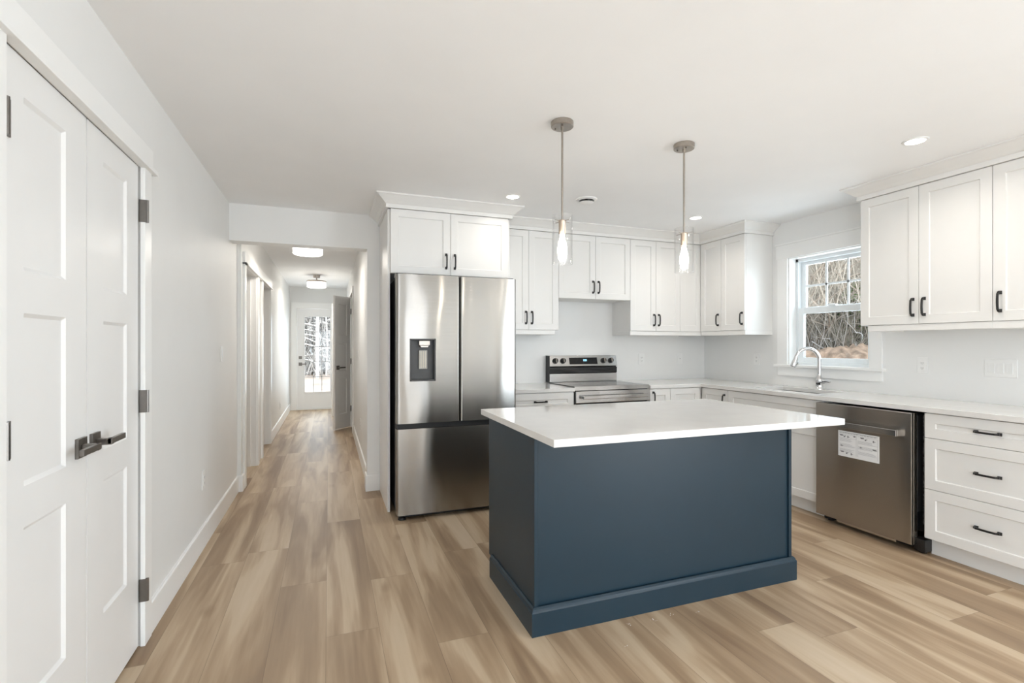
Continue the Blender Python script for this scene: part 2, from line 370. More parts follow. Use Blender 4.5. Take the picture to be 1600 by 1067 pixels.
m = MB(); m.box(FD[0]-.11, FD[0]-.008, 10.66, 10.68, 0, 2.02).box(FD[1]+.008, FD[1]+.11, 10.66, 10.68, 0, 2.02).box(FD[0]-.11, FD[1]+.11, 10.658, 10.68, 2.02, 2.13)
m.box(FD[0]-.02, FD[0]-.003, 10.68, 10.82, 0, 2.03).box(FD[1]+.003, FD[1]+.02, 10.68, 10.82, 0, 2.03).box(FD[0]-.02, FD[1]+.02, 10.68, 10.82, 2.012, 2.03)
m.box(FD[0]-.02, FD[1]+.02, 10.66, 10.82, 0, .022)
struct('trim_4', m, TRIM, 'white casing around the glass door at the hallway end', 'trim', bevel=.0015)

# ---- hinge leaves standing in the jambs of the hallway openings belong to the casing
trim2 = bpy.data.objects['trim_2']
for z in (.28, 1.05, 1.83):
    h = MB().box(HX-.142, HX-.118, O1[1]-.0215, O1[1]-.018, z-.05, z+.05); h.tube([(HX-.148, O1[1]-.024, z-.05), (HX-.148, O1[1]-.024, z+.05)], .006)
    tag(obj('hinge', h, NICKEL, trim2), 'nickel hinge leaf')

# ---------------------------------------------------------------- panelled doors
def panel_door(m, w, h, t, panels, rec=.008, ch=.011):
    """slab from x=0..w, z=0..h, front at y=0 and back at y=t, sunk panels on both faces; panels = [(x0,x1,z0,z1)]"""
    xs = sorted({0, w}|{p[0] for p in panels}|{p[1] for p in panels}); zs = sorted({0, h}|{p[2] for p in panels}|{p[3] for p in panels})
    def face(y, s):
        for i in range(len(xs)-1):
            for j in range(len(zs)-1):
                x0, x1, z0, z1 = xs[i], xs[i+1], zs[j], zs[j+1]
                if any(abs(p[0]-x0) < 1e-6 and abs(p[1]-x1) < 1e-6 and p[2]-1e-6 <= z0 and z1 <= p[3]+1e-6 for p in panels): continue
                m._faces([(x0,y,z0),(x1,y,z0),(x1,y,z1),(x0,y,z1)], [(0,1,2,3)])
        for x0, x1, z0, z1 in panels:
            o = [(x0,y,z0),(x1,y,z0),(x1,y,z1),(x0,y,z1)]; q = y+s*rec
            i_ = [(x0+ch,q,z0+ch),(x1-ch,q,z0+ch),(x1-ch,q,z1-ch),(x0+ch,q,z1-ch)]
            m._faces(o+i_, [(0,1,5,4),(1,2,6,5),(2,3,7,6),(3,0,4,7),(4,5,6,7)])
    face(0, 1); face(t, -1)
    for a, b_ in (((0,0),(w,0)), ((w,0),(w,h)), ((w,h),(0,h)), ((0,h),(0,0))):
        m._faces([(a[0],0,a[1]),(b_[0],0,b_[1]),(b_[0],t,b_[1]),(a[0],t,a[1])], [(0,1,2,3)])
    bmesh.ops.remove_doubles(m.bm, verts=m.bm.verts, dist=1e-5)
    return m
def lever(parent, x, z, sgn, y=0, out=-1, mt=None):
    """square rose with flat lever pointing along sgn*x; the door face is at y, outward = out"""
    m = MB(); o = out
    m.box(x-.032, x+.032, y, y+o*.010, z-.032, z+.032)
    m.lathe([(.012, 0), (.012, .048)], axis='y', seg=16) if False else None
    m.box(x-.011, x+.011, y+o*.010, y+o*.055, z-.011, z+.011)
    m.box(x-sgn*.011, x+sgn*.115, y+o*.043, y+o*.056, z-.009, z+.011)
    return tag(obj('lever_handle', m, mt or PEWTER, parent, .0015), 'pewter lever on a square rose')
# double closet doors: local x runs along +y of the room
def closet_leaf(name, y0, y1, label, pan, hx, hsgn, lx, ls):
    d = thing(name, label, 'door', (XL-.004, y0, .012), PI/2, kind='structure')   # local x -> world +y, local -y -> world +x
    w_ = y1-y0; h_ = DDH-.022
    obj('door_slab', panel_door(MB(), w_, h_, .035, [(p0-y0, p1-y0, q0-.012, q1-.012) for p0, p1, q0, q1 in pan]), DOORW, d, .003)
    for z in (.24, 1.05, 1.865):
        if hsgn < 0: m = MB().box(hx-y0-.007, hx-y0+.006, -.027, -.022, z-.060, z+.036).tube([(hx-y0, -.028, z-.060), (hx-y0, -.028, z+.036)], .0065).box(hx-y0-.007, hx-y0-.004, -.022, .0, z-.060, z+.036)
        else: m = MB().box(hx-y0-.004, hx-y0+.022, -.004, .002, z-.060, z+.036).tube([(hx-y0, -.006, z-.060), (hx-y0, -.006, z+.036)], .0065)
        tag(obj('hinge', m, PEWTER, d), 'pewter butt hinge')
    lever(d, lx-y0, .945, ls)
    return d
closet_leaf('door_1', DD0+.004, 2.0480, 'left leaf of the white double closet doors, lever hiding the seam', [(1.686, 1.912, 1.49, 1.95), (1.686, 1.912, .915, 1.376), (1.686, 1.912, .325, .805)], 1.60, 1, 2.000, -1)
closet_leaf('door_2', 2.0550, DD1-.004, 'right leaf of the white double closet doors, lever pointing right', [(2.182, 2.404, 1.49, 1.95), (2.182, 2.404, .915, 1.376), (2.182, 2.404, .325, .805)], 2.545, -1, 2.103, 1)

# hallway closet leaf standing open, and another behind it
def hall_leaf(name, hinge, free, label, shade=DOORW, lev=True):
    hx, hy = hinge; fx, fy = free; w_ = math.hypot(fx-hx, fy-hy); a = math.atan2(hy-fy, hx-fx)
    d = thing(name, label, 'door', (fx, fy, .015), a, kind='structure')
    obj('door_slab', panel_door(MB(), w_, 2.02, .035, [(.075, w_-.085, 1.42, 1.90), (.075, w_-.085, .88, 1.30), (.075, w_-.085, .22, .76)]), shade, d)
    for z in (.28, 1.02, 1.80):
        tag(obj('hinge', MB().box(w_-.001, w_+.003, -.003, .033, z-.045, z+.045).tube([(w_+.006, -.004, z-.045), (w_+.006, -.004, z+.045)], .007), PEWTER, d), 'pewter butt hinge')
    if lev: lever(d, .060, .93, 1)
    return d
hall_leaf('door_3', (.318, 8.19), (.087, 7.915), 'narrow three-panel closet door standing open in the hallway')
hall_leaf('door_4', (.330, 9.62), (.062, 9.47), 'white door edge showing behind the open closet door', lev=False)

# hall end door with glass
d = thing('door_5', 'white hallway end door with a full glass pane and muntins', 'door', (FD[0], 10.70, .024), 0, kind='structure')
w_ = FD[1]-FD[0]; h_ = 1.985; gx0, gx1, gz0, gz1 = .138, w_-.138, .325, 1.835
m = MB(); m.box(0, gx0, 0, .044, 0, h_).box(gx1, w_, 0, .044, 0, h_).box(gx0, gx1, 0, .044, 0, gz0).box(gx0, gx1, 0, .044, gz1, h_)
for a in (0,): m.box(gx0-.02, gx0+.004, -.008, .0, gz0-.02, gz1+.02).box(gx1-.004, gx1+.02, -.008, 0, gz0-.02, gz1+.02).box(gx0, gx1, -.008, 0, gz0-.02, gz0+.004).box(gx0, gx1, -.008, 0, gz1-.004, gz1+.02)
obj('door_slab', m, DOORW, d, .002)
obj('glass_pane', MB().box(gx0, gx1, .020, .024, gz0, gz1), WGLASS, d)
m = MB()
for k in (1, 2): x = gx0+(gx1-gx0)*k/3; m.box(x-.006, x+.006, .012, .019, gz0, gz1)
for k in (1, 2, 3, 4): z = gz0+(gz1-gz0)*k/5; m.box(gx0, gx1, .012, .019, z-.006, z+.006)
obj('muntin_grille', m, mat('muntin_grey', (.42, .43, .44), .4, noise=.03), d)
lever(d, .060, .885, 1); tag(obj('deadbolt', MB().box(.030, .090, -.014, 0, .985, 1.045), PEWTER, d, .002), 'square pewter deadbolt')

# ---------------------------------------------------------------- kitchen window
win = thing('window_1', 'white vinyl single-hung kitchen window over the sink', 'window', (0, 0, 0), 0, kind='structure')
m = MB(); x0 = XR+.085
# outer vinyl frame
m.box(x0, x0+.075, WY0, WY0+.035, WZ0, WZ1).box(x0, x0+.075, WY1-.035, WY1, WZ0, WZ1).box(x0, x0+.075, WY0, WY1, WZ1-.04, WZ1).box(x0, x0+.075, WY0, WY1, WZ0, WZ0+.025)
obj('window_frame', m, PVC, win, .002)
def sash(name, xa, xb, y0, y1, z0, z1, st, rt, rb, gm):
    s = obj(name, MB().box(xa, xb, y0, y0+st, z0, z1).box(xa, xb, y1-st, y1, z0, z1).box(xa, xb, y0+st, y1-st, z0, z0+rb).box(xa, xb, y0+st, y1-st, z1-rt, z1), PVC, win, .002)
    obj('glass_pane', MB().box((xa+xb)/2-.002, (xa+xb)/2+.002, y0+st, y1-st, z0+rb, z1-rt), gm, s)
    return s
up = sash('upper_sash', x0+.042, x0+.070, WY0+.035, WY1-.035, 1.60, WZ1-.04, .045, .03, .04, WGLASS)
lo = sash('lower_sash', x0+.006, x0+.036, WY0+.035, WY1-.035, WZ0+.025, 1.632, .050, .055, .045, SCREEN)
ya, yb = WY0+.08, WY1-.08; za, zb = 1.64, WZ1-.07
m = MB()
for k in (1, 2): y = ya+(yb-ya)*k/3; m.box(x0+.046, x0+.053, y-.009, y+.009, za, zb)
m.box(x0+.046, x0+.053, ya, yb, (za+zb)/2-.009, (za+zb)/2+.009)
obj('muntin_grille', m, PVC, up)
obj('sash_lock', MB().box(x0-.004, x0+.03, 3.05, 3.11, 1.632, 1.645).box(x0+.0, x0+.012, 3.07, 3.13, 1.645, 1.652), PVC, lo, .001)
m = MB(); tt = .012
m.box(XR, x0, WY0, WY0+tt, WZ0, WZ1).box(XR, x0, WY1-tt, WY1, WZ0, WZ1).box(XR, x0, WY0, WY1, WZ1-tt, WZ1)
m.box(XR-.018, XR, WY0-.092, WY0+.003, WZ0, WZ1).box(XR-.018, XR, WY1-.003, WY1+.105, WZ0, WZ1).box(XR-.022, XR, WY0-.10, WY1+.115, WZ1-.003, WZ1+.125)
m.box(XR-.030, XR, WY0-.105, WY1+.12, WZ1+.125, WZ1+.14)
tag(obj('window_casing', m, TRIM, win, .0015), 'flat white casing')
obj('window_sill', MB().box(XR-.045, x0, WY0-.115, WY1+.125, WZ0-.018, WZ0+.004), TRIM, win, .002)
obj('window_apron', MB().box(XR-.018, XR, WY0-.095, WY1+.10, WZ0-.10, WZ0-.018), TRIM, win, .0015)

# ================================================================ CABINETS
def shaker(w, h, t=.020, st=.058, rec=.008):
    """shaker front, x 0..w, z 0..h, front face y=-t .. back y=0"""
    m = MB(); e = .0
    o = [(0,-t,0),(w,-t,0),(w,-t,h),(0,-t,h)]; i1 = [(st,-t,st),(w-st,-t,st),(w-st,-t,h-st),(st,-t,h-st)]
    c = .003; i2 = [(st+c,-t+rec,st+c),(w-st-c,-t+rec,st+c),(w-st-c,-t+rec,h-st-c),(st+c,-t+rec,h-st-c)]
    bk = [(0,0,0),(w,0,0),(w,0,h),(0,0,h)]
    f = [(0,1,5,4),(1,2,6,5),(2,3,7,6),(3,0,4,7),(4,5,9,8),(5,6,10,9),(6,7,11,10),(7,4,8,11),(8,9,10,11),(12,15,14,13),(0,12,13,1),(1,13,14,2),(2,14,15,3),(3,15,12,0)]
    m._faces(o+i1+i2+bk, f); return m
def pull(parent, x, z, vertical=True, L=.125, y=-.020, matl=None):
    """black arched cabinet pull with broad flat feet"""
    m = MB(); n = 14; rings = []
    for k in range(n+1):
        u = k/n; s = (u-.5)*L
        e = min(1, min(u, 1-u)/.16)                      # 0 at the ends
        out = .003+.024*math.sin(e*PI/2)**1.2 if e < 1 else .027+.003*math.sin((u-.16)/(.68)*PI)
        hw = .0075-.0022*e if e < 1 else .0053; th = .0045
        c0 = -out-th if k else -out-th
        ring = [(-hw, -out-th), (hw, -out-th), (hw, -out+th if k not in (0, n) else 0), (-hw, -out+th if k not in (0, n) else 0)]
        rings.append([((x+a, y+b_, z+s) if vertical else (x+s, y+b_, z+a)) for a, b_ in ring])
    m.loft(rings)
    for s in (-1, 1):
        q = s*(L/2-.010)
        if vertical: m.box(x-.0085, x+.0085, y-.006, y, z+q-.010, z+q+.010).box(x-.006, x+.006, y-.022, y, z+q-.006, z+q+.006)
        else: m.box(x+q-.010, x+q+.010, y-.006, y, z-.0085, z+.0085).box(x+q-.006, x+q+.006, y-.022, y, z-.006, z+.006)
    return tag(obj('handle', m, BLACK, parent, .001, seg=1), 'black arched pull')
def front(parent, name, x0, x1, z0, z1, handle=None, st=.058, g=.0015):
    w_, h_ = x1-x0-2*g, z1-z0-2*g
    o = obj(name, shaker(w_, h_, st=st), parent_mat[0], parent, .0012, seg=1); o.location = (x0+g, 0, z0+g)
    if handle:
        k, hx, hz = handle; pull(o, hx-x0-g, hz-z0-g, k == 'v')
    return o
parent_mat = [CAB]
def wall_cab(name, label, loc, rz, w, z0, z1, dep, doors, rail=(0, 0), group=None, stile=.045, lside=False):
    """doors: list of (x0,x1,handle) ; local front plane y=0 is the carcass front"""
    c = thing(name, label, 'cabinet', loc, rz, group)
    obj('cabinet_body', MB().box(0, w, 0.0005, dep, z0, z1), CAB, c, .001, seg=1)
    for a, b_, h in doors: front(c, 'door', a, b_, z0, z1, h)
    if rail is not None: obj('light_rail', MB().box(rail[0], w-rail[1], -.014, .008, z0-.042, z0-.0005).box(rail[0], rail[0]+.02, .008, dep, z0-.042, z0-.0005).box(w-rail[1]-.02, w-rail[1], .008, dep, z0-.042, z0-.0005), CAB, c, .001, seg=1)
    return c
BU, RU = 4.24, 3.69          # carcass fronts of the upper runs (doors are 20 mm proud)
UZ0, UZ1 = 1.43, 2.343
hz = 1.542
wall_cab('wall_cabinet', 'white two-door wall cabinet between the refrigerator and the range gap', (1.4255, BU, 0), 0, .5995, UZ0, UZ1, YB-BU-.002, [(0, .2955, ('v', .2955-.028, hz)), (.2955, .5995, ('v', .2955+.030, hz))], rail=(0, .035))
wall_cab('wall_cabinet', 'short white two-door wall cabinet above the range', (2.0255, BU, 0), 0, .787, 1.732, UZ1, YB-BU-.002, [(0, .3935, ('v', .3935-.030, 1.848)), (.3935, .787, ('v', .3935+.030, 1.848))], rail=None)
wall_cab('wall_cabinet', 'white wall cabinet right of the range with three doors, beside the corner', (2.8130, BU, 0), 0, .874, UZ0, UZ1, YB-BU-.002, [(0, .304, ('v', .304-.028, hz)), (.304, .604, ('v', .304+.030, hz)), (.604, .872, None)], rail=(0, 0))
wall_cab('wall_cabinet', 'white corner wall cabinet left of the window with two doors', (RU, BU-.03, 0), -PI/2, .589, UZ0, UZ1, XR-RU-.002, [(0, .286, ('v', .286-.035, hz)), (.286, .589, ('v', .589-.030, hz))])
wall_cab('wall_cabinet', 'white two-door wall cabinet just right of the window', (RU-.02, 2.524, 0), -PI/2, .7705, UZ0, UZ1, XR-RU+.018, [(0, .382, ('v', .382-.032, hz)), (.382, .7705, ('v', .382+.035, hz))], rail=(.05, 0))
wall_cab('wall_cabinet', 'white wall cabinet at the right edge of the picture, cut by the frame', (RU-.02, 1.753, 0), -PI/2, .40, UZ0, UZ1, XR-RU+.018, [(0, .40, ('v', .036, hz))])
# cabinet over the refrigerator and its side panels
wall_cab('refrigerator_cabinet', 'white two-door cabinet above the stainless refrigerator', (.444, 3.92, 0), 0, .962, 1.846, UZ1, YB-3.923, [(0, .471, ('v', .471-.036, 1.957)), (.471, .962, ('v', .471+.034, 1.957))], rail=None)
rc = bpy.data.objects['refrigerator_cabinet']
obj('side_panel', MB().box(-.0195, -.0005, .005, YB-3.923, 0, UZ1), CAB, rc, .001, seg=1)
obj('side_panel', MB().box(.9625, .9805, .005, YB-3.923, 0, UZ1), CAB, rc, .001, seg=1)

# crown mouldings up to the ceiling
CROWN = [(-.004, UZ1+.001), (.016, UZ1+.001), (.016, UZ1+.030), (.024, UZ1+.034), (.040, UZ1+.050), (.080, UZ1+.082), (.092, UZ1+.086), (.092, CZ-.0005), (-.004, CZ-.0005)]
tag(obj('crown_moulding', MB().sweep([(.4245, YB-.001), (.4245, 3.90), (1.4245, 3.90), (1.4245, BU-.115)], CROWN), CAB, None), 'white crown moulding on top of the refrigerator cabinet', 'crown moulding')
tag(obj('crown_moulding', MB().sweep([(1.4255, BU-.02), (RU-.02, BU-.02), (RU-.02, 3.622), (XR-.001, 3.622)], CROWN), CAB, None), 'white crown moulding from the refrigerator around the corner to the window wall', 'crown moulding')
tag(obj('crown_moulding', MB().sweep([(XR-.001, 2.524), (RU-.04, 2.524), (RU-.04, 1.353)], CROWN), CAB, None), 'white crown moulding on the wall cabinets right of the window', 'crown moulding')

# base cabinets ------------------------------------------------------
BB, RB = 3.945, 3.452     # carcass fronts
BZ0, BZ1 = .108, .879
def base_cab(name, label, loc, rz, w, fronts, dep=.60, kick=.05, cat='cabinet', bodym=None):
    c = thing(name, label, cat, loc, rz)
    obj('cabinet_body', MB().box(0, w, .0005, dep, BZ0, BZ1), bodym or CAB, c, .001, seg=1)
    obj('toe_kick', MB().box(0, w, kick, kick+.016, 0, BZ0-.0005), bodym or CAB, c)
    for a, b_, z0, z1, nm, h in fronts: front(c, nm, a, b_, z0, z1, h)
    return c
base_cab('base_cabinet', 'white drawer base cabinet between the refrigerator and the range', (1.426, BB, 0), 0, .606, [(0, .606, .722, BZ1-.004, 'drawer', ('h', .285, .800)), (0, .606, .412, .722, 'drawer', ('h', .303, .567)), (0, .606, BZ0, .412, 'drawer', ('h', .303, .26))], dep=YB-BB-.003)
base_cab('base_cabinet', 'narrow white base cabinet right of the range with the handle by the range', (2.832, BB, 0), 0, .232, [(0, .232, BZ0, BZ1-.004, 'door', ('v', .034, .79))], dep=YB-BB-.003)
base_cab('base_cabinet', 'white base cabinet in the back corner with a plain door', (3.065, BB, 0), 0, XR-3.068, [(0, .350, BZ0, BZ1-.004, 'door', None)], dep=YB-BB-.003)
base_cab('base_cabinet', 'white base cabinet right of the inside corner with one door', (RB, 3.920, 0), -PI/2, .337, [(0, .337, BZ0, BZ1-.004, 'door', ('v', .300, .775))], dep=XR-RB-.003)
base_cab('sink_cabinet', 'white sink base cabinet under the window', (RB, 3.582, 0), -PI/2, .940, [(0, .940, .662, BZ1-.004, 'false_front', None), (0, .470, BZ0, .662, 'door', ('v', .43, .56)), (.470, .940, BZ0, .662, 'door', ('v', .51, .56))], dep=.05)
# hollow-bodied behind so the bowl hangs free
sc = bpy.data.objects['sink_cabinet']
obj('side_panel', MB().box(0, .018, .051, XR-RB-.003, BZ0, BZ1).box(.922, .940, .051, XR-RB-.003, BZ0, BZ1).box(.018, .922, .051, XR-RB-.003, BZ0, BZ0+.018), CAB, sc)
base_cab('drawer_cabinet', 'white three-drawer base cabinet right of the dishwasher', (RB, 1.983, 0), -PI/2, .630, [(0, .630, .724, BZ1-.004, 'drawer', ('h', .315, .802)), (0, .630, .412, .724, 'drawer', ('h', .315, .566)), (0, .630, BZ0, .412, 'drawer', ('h', .315, .262))], dep=XR-RB-.003)
base_cab('base_cabinet', 'white base cabinet past the drawer bank, beyond the frame', (RB, 1.352, 0), -PI/2, .45, [(0, .45, BZ0, BZ1-.004, 'door', ('v', .04, .79))], dep=XR-RB-.003)

# worktops ------------------------------------------------------------
CT0, CT1 = .880, .912
YF, XF = 3.912, 3.412
tag(obj('worktop', MB().box(1.426, 2.036, YF, YB-.001, CT0, CT1), QUARTZ, None, .002), 'short white quartz worktop between the refrigerator and the range', 'worktop')
m = MB(); SX0, SX1, SY0, SY1 = 3.555, 3.900, 2.795, 3.40
m.box(2.828, XF, YF, YB-.001, CT0, CT1); m.bm.free(); m = MB()
# L-shaped slab with the sink cut-out, as a grid of cells
xs = [2.828, XF, SX0, SX1, XR-.001]; ys = [.90, SY0, SY1, YF, YB-.001]
def incl(i, j):
    if i == 0: return j == 3
    if i == 2 and j == 1: return False
    return True
for i in range(4):
    for j in range(4):
        if not incl(i, j): continue
        for z in (CT0, CT1): m._faces([(xs[i],ys[j],z),(xs[i+1],ys[j],z),(xs[i+1],ys[j+1],z),(xs[i],ys[j+1],z)], [(0,1,2,3)])
        for di, dj, e in ((-1,0,((0,0),(0,1))), (1,0,((1,0),(1,1))), (0,-1,((0,0),(1,0))), (0,1,((0,1),(1,1)))):
            a, b_ = i+di, j+dj
            if 0 <= a < 4 and 0 <= b_ < 4 and incl(a, b_): continue
            p, q = [(xs[i+u], ys[j+v]) for u, v in e]
            m._faces([(p[0],p[1],CT0),(q[0],q[1],CT0),(q[0],q[1],CT1),(p[0],p[1],CT1)], [(0,1,2,3)])
bmesh.ops.remove_doubles(m.bm, verts=m.bm.verts, dist=1e-5)
tag(obj('worktop', m, QUARTZ, None, .002), 'L-shaped white quartz worktop running from the range past the sink', 'worktop')
# sink bowl
m = MB()
zb_ = .70; a = .010
o_ = [(SX0-.004,SY0-.004,CT0),(SX1+.004,SY0-.004,CT0),(SX1+.004,SY1+.004,CT0),(SX0-.004,SY1+.004,CT0)]
i_ = [(SX0+.012,SY0+.012,zb_),(SX1-.012,SY0+.012,zb_),(SX1-.012,SY1-.012,zb_),(SX0+.012,SY1-.012,zb_)]
oo = [(x+(-.02 if x < 3.7 else .02), y+(-.02 if y < 3.1 else .02), CT0-.0005) for x, y, z in o_]
bb = [(x, y, zb_-.004) for x, y, z in i_]
m._faces(oo+o_+i_+bb, [(0,1,5,4),(1,2,6,5),(2,3,7,6),(3,0,4,7),(4,5,9,8),(5,6,10,9),(6,7,11,10),(7,4,8,11),(8,9,10,11),(0,1,13,12),(1,2,14,13),(2,3,15,14),(3,0,12,15),(12,13,14,15)])
sk = tag(obj('sink', m, STEELR, None, .004), 'undermount stainless sink bowl set in the worktop below the window', 'sink')
obj('drain', MB().lathe([(.045, zb_+.0005), (.045, zb_+.004), (.03, zb_+.002)], (3.73, 3.1, 0)), CHROME, sk, smooth=True)

# faucet
FX, FY = 3.955, 3.085
fa = thing('faucet', 'chrome gooseneck pull-down kitchen faucet behind the sink', 'faucet', (FX, FY, CT1), math.atan2(.115, -.205))
obj('faucet_body', MB().lathe([(.033, 0), (.033, .006), (.030, .010), (.029, .045), (.031, .050), (.031, .078), (.026, .095), (.0175, .112), (.0155, .13)], seg=28), CHROME, fa, smooth=True)
pts = [(0, 0, .10), (0, 0, .245)]; R_ = .095
for k in range(1, 17):
    a = PI*k/16*.93; pts.append((R_-R_*math.cos(a), 0, .245+R_*math.sin(a)*1.08))
obj('spout', MB().tube(pts, .0150, 18), CHROME, fa, smooth=True)
e = Vector(pts[-1]); dd = (e-Vector(pts[-2])).normalized()
obj('spray_head', MB().tube([e-dd*.005, e+dd*.018, e+dd*.045, e+dd*.075, e+dd*.082], [.016, .018, .022, .024, .021], 18), CHROME, fa, smooth=True)
m = MB(); m.lathe([(.020, .020), (.020, .042)], (0, 0, .064), 'y', 20)
m.tube([(0, .030, .064), (0, .050, .070), (0, .085, .072), (0, .112, .066)], [.019, .018, .014, .007], 16)
lv = obj('lever', m, CHROME, fa, smooth=True); lv.rotation_euler = (0, 0, .35)

# ================================================================ REFRIGERATOR
fr = thing('refrigerator', 'stainless french-door refrigerator with bottom freezer and water dispenser', 'refrigerator', (.4625, 3.68, 0), 0)
FW = .932
obj('refrigerator_body', MB().box(.012, FW-.012, .085, .85, .035, 1.795), mat('dark_fridge_side', (.03, .03, .032), .4, noise=.05), fr, .003)
def rounded_panel(x0, x1, z0, z1, r=.016, t=.075, cut=None):
    """door with vertical front edges rounded, front at y=0"""
    def outline(xa, xb):
        p = []
        for k in range(6):
            a = PI/2*k/5; p.append((xa+r-r*math.cos(a), r-r*math.sin(a)))
        return p
    L = [(x0+r-r*math.cos(PI/2*k/6), r-r*math.sin(PI/2*k/6)) for k in range(7)]
    R = [(x1-r+r*math.sin(PI/2*k/6), r-r*math.cos(PI/2*k/6)) for k in range(7)]
    m = MB()
    if not cut:
        m.prism([(x0, t)]+L+R+[(x1, t)], z0, z1, 'z')
    else:
        cx0, cx1, cz0, cz1 = cut
        m.prism([(x0, t)]+L+[(cx0, 0), (cx0, t)], z0, z1, 'z'); m.prism([(cx1, t), (cx1, 0)]+R+[(x1, t)], z0, z1, 'z')
        m.box(cx0, cx1, 0, t, cz1, z1).box(cx0, cx1, 0, t, z0, cz0)
    return m
zt, zs = 1.812, .712
dx0, dx1, dz0, dz1 = .095, .288, 1.022, 1.337
dl = tag(obj('left_door', rounded_panel(0, .473, zs, zt, cut=(dx0, dx1, dz0, dz1)), STEEL, fr, smooth=True), 'left door with the water dispenser')
dr = obj('right_door', rounded_panel(.478, FW, zs, zt), STEEL, fr, smooth=True)
fz = obj('freezer_drawer', rounded_panel(0, FW, .040, .672), STEEL, fr, smooth=True)
obj('drawer_gap', MB().box(.01, FW-.01, .03, .08, .672, .713), BLKPL, fr)
m = MB(); m.box(dx0, dx1, .060, .066, dz0, dz1).box(dx0, dx0+.010, .001, .06, dz0, dz1).box(dx1-.010, dx1, .001, .06, dz0, dz1).box(dx0, dx1, .001, .06, dz1-.010, dz1).box(dx0, dx1, .001, .06, dz0, dz0+.012)
obj('dispenser', m, DKGREY, dl, .002)
obj('dispenser_spout', MB().box(.165, .245, .004, .05, 1.288, 1.322).prism([(.17, 1.288), (.24, 1.288), (.23, 1.272), (.18, 1.272)], .010, .045, 'y'), NICKEL, dl, .002)
obj('dispenser_paddle', MB().box(.168, .232, .040, .058, 1.110, 1.252), mat('paddle_grey', (.36, .34, .31), .4, .3, noise=.05), dl, .003)
m = MB()
for k in range(3): m.box(.182+k*.016, .188+k*.016, .038, .041, 1.12, 1.245)
obj('dispenser_lens', m, mat('paddle_rib', (.55, .50, .40), .35, .2, noise=.05), dl)
obj('base_grille', MB().box(.02, FW-.02, .05, .08, .012, .038), BLKPL, fr)
for x in (.045, FW-.045):
    obj('foot', MB().lathe([(.028, 0), (.030, .006), (.026, .016), (.018, .022), (.018, .0385)], (x, .045, 0), seg=20), BLACK, fr, smooth=True)
for x in (.03, FW-.03):
    obj('hinge_cover', MB().box(x-.028, x+.028, .055, .16, 1.795, 1.825), DKGREY, fr, .004)

# ================================================================ RANGE
rg = thing('range', 'stainless freestanding electric range between the base cabinets', 'range', (2.040, 3.925, 0), 0)
W = .785
obj('range_body', MB().box(.002, W-.002, .03, .60, .02, .900), mat('range_side', (.02, .02, .022), .4, noise=.05), rg, .002)
obj('cooktop', MB().box(0, W, .014, .545, .9005, .920), GLASSBLK, rg, .003)
m = MB()
for x, y, r in ((.20, .17, .095), (.58, .17, .115), (.20, .40, .075), (.58, .40, .075), (.39, .42, .05)): m.lathe([(r-.002, .9201), (r-.002, .9206), (r, .9206), (r, .9201)], (x, y, 0), seg=40, cap=False)
tag(obj('burner_ring', m, mat('burner_print', (.12, .12, .12), .4, noise=.05), rg), 'printed burner rings')
obj('front_trim', MB().prism([(.0, .884), (.012, .884), (.030, .8845), (.030, .9), (.012, .920), (.0, .915)], 0, W, 'x').box(.0, W, .002, .016, .905, .9205), STEELR, rg, .001)
od = obj('oven_door', MB().box(.004, W-.004, -.018, .028, .775, .879), STEELR, rg, .003)
obj('oven_window', MB().box(.004, W-.004, -.016, .028, .215, .768), GLASSBLK, od, .003)
m = MB(); m.box(.055, W-.055, -.066, -.046, .812, .842)
for x in (.075, W-.075): m.box(x-.014, x+.014, -.048, -.018, .816, .838)
tag(obj('door_handle', m, STEELR, od, .004), 'wide flat steel bar handle')
obj('storage_drawer', MB().box(.004, W-.004, -.014, .028, .055, .205), STEELR, rg, .003)
for x in (.05, W-.05):
    for y in (.08, .55): obj('foot', MB().lathe([(.018, 0), (.018, .0205)], (x, y, 0), seg=14), BLKPL, rg)
# backguard: slanted control face above a dark recess
BG = [(.535, .921), (.62, .921), (.62, 1.182), (.560, 1.182), (.530, 1.080), (.548, 1.070), (.548, 1.040), (.535, 1.005)]
obj('backguard', MB().prism([(.546, .921), (.62, .921), (.62, 1.182), (.566, 1.182), (.536, 1.078), (.556, 1.068), (.556, 1.005), (.546, 1.003)], .004, W-.012, 'x'), STEELR, rg, .002)
obj('backguard_end', MB().box(.0, .0038, .536, .628, .921, 1.184), BLKPL, rg)
obj('vent_recess', MB().box(.006, W-.014, .538, .556, 1.006, 1.066), GLASSBLK, rg, .001)
sl = math.atan2(.030, .104)       # slope of the control face
def on_face(x, s, d=0):     # s: distance up the slope from its lower edge, d: out of the face
    return (x, .536+math.sin(sl)*s-math.cos(sl)*d, 1.078+math.cos(sl)*s+math.sin(sl)*d)
m = MB(); m._faces([on_face(.225, .018, .0006), on_face(.545, .018, .0006), on_face(.545, .088, .0006), on_face(.225, .088, .0006), on_face(.225, .018, -.004), on_face(.545, .018, -.004), on_face(.545, .088, -.004), on_face(.225, .088, -.004)], [(0,1,2,3),(4,5,6,7),(0,1,5,4),(1,2,6,5),(2,3,7,6),(3,0,4,7)])
dp = tag(obj('control_display', m, GLASSBLK, rg), 'black glass clock display')
m = MB()
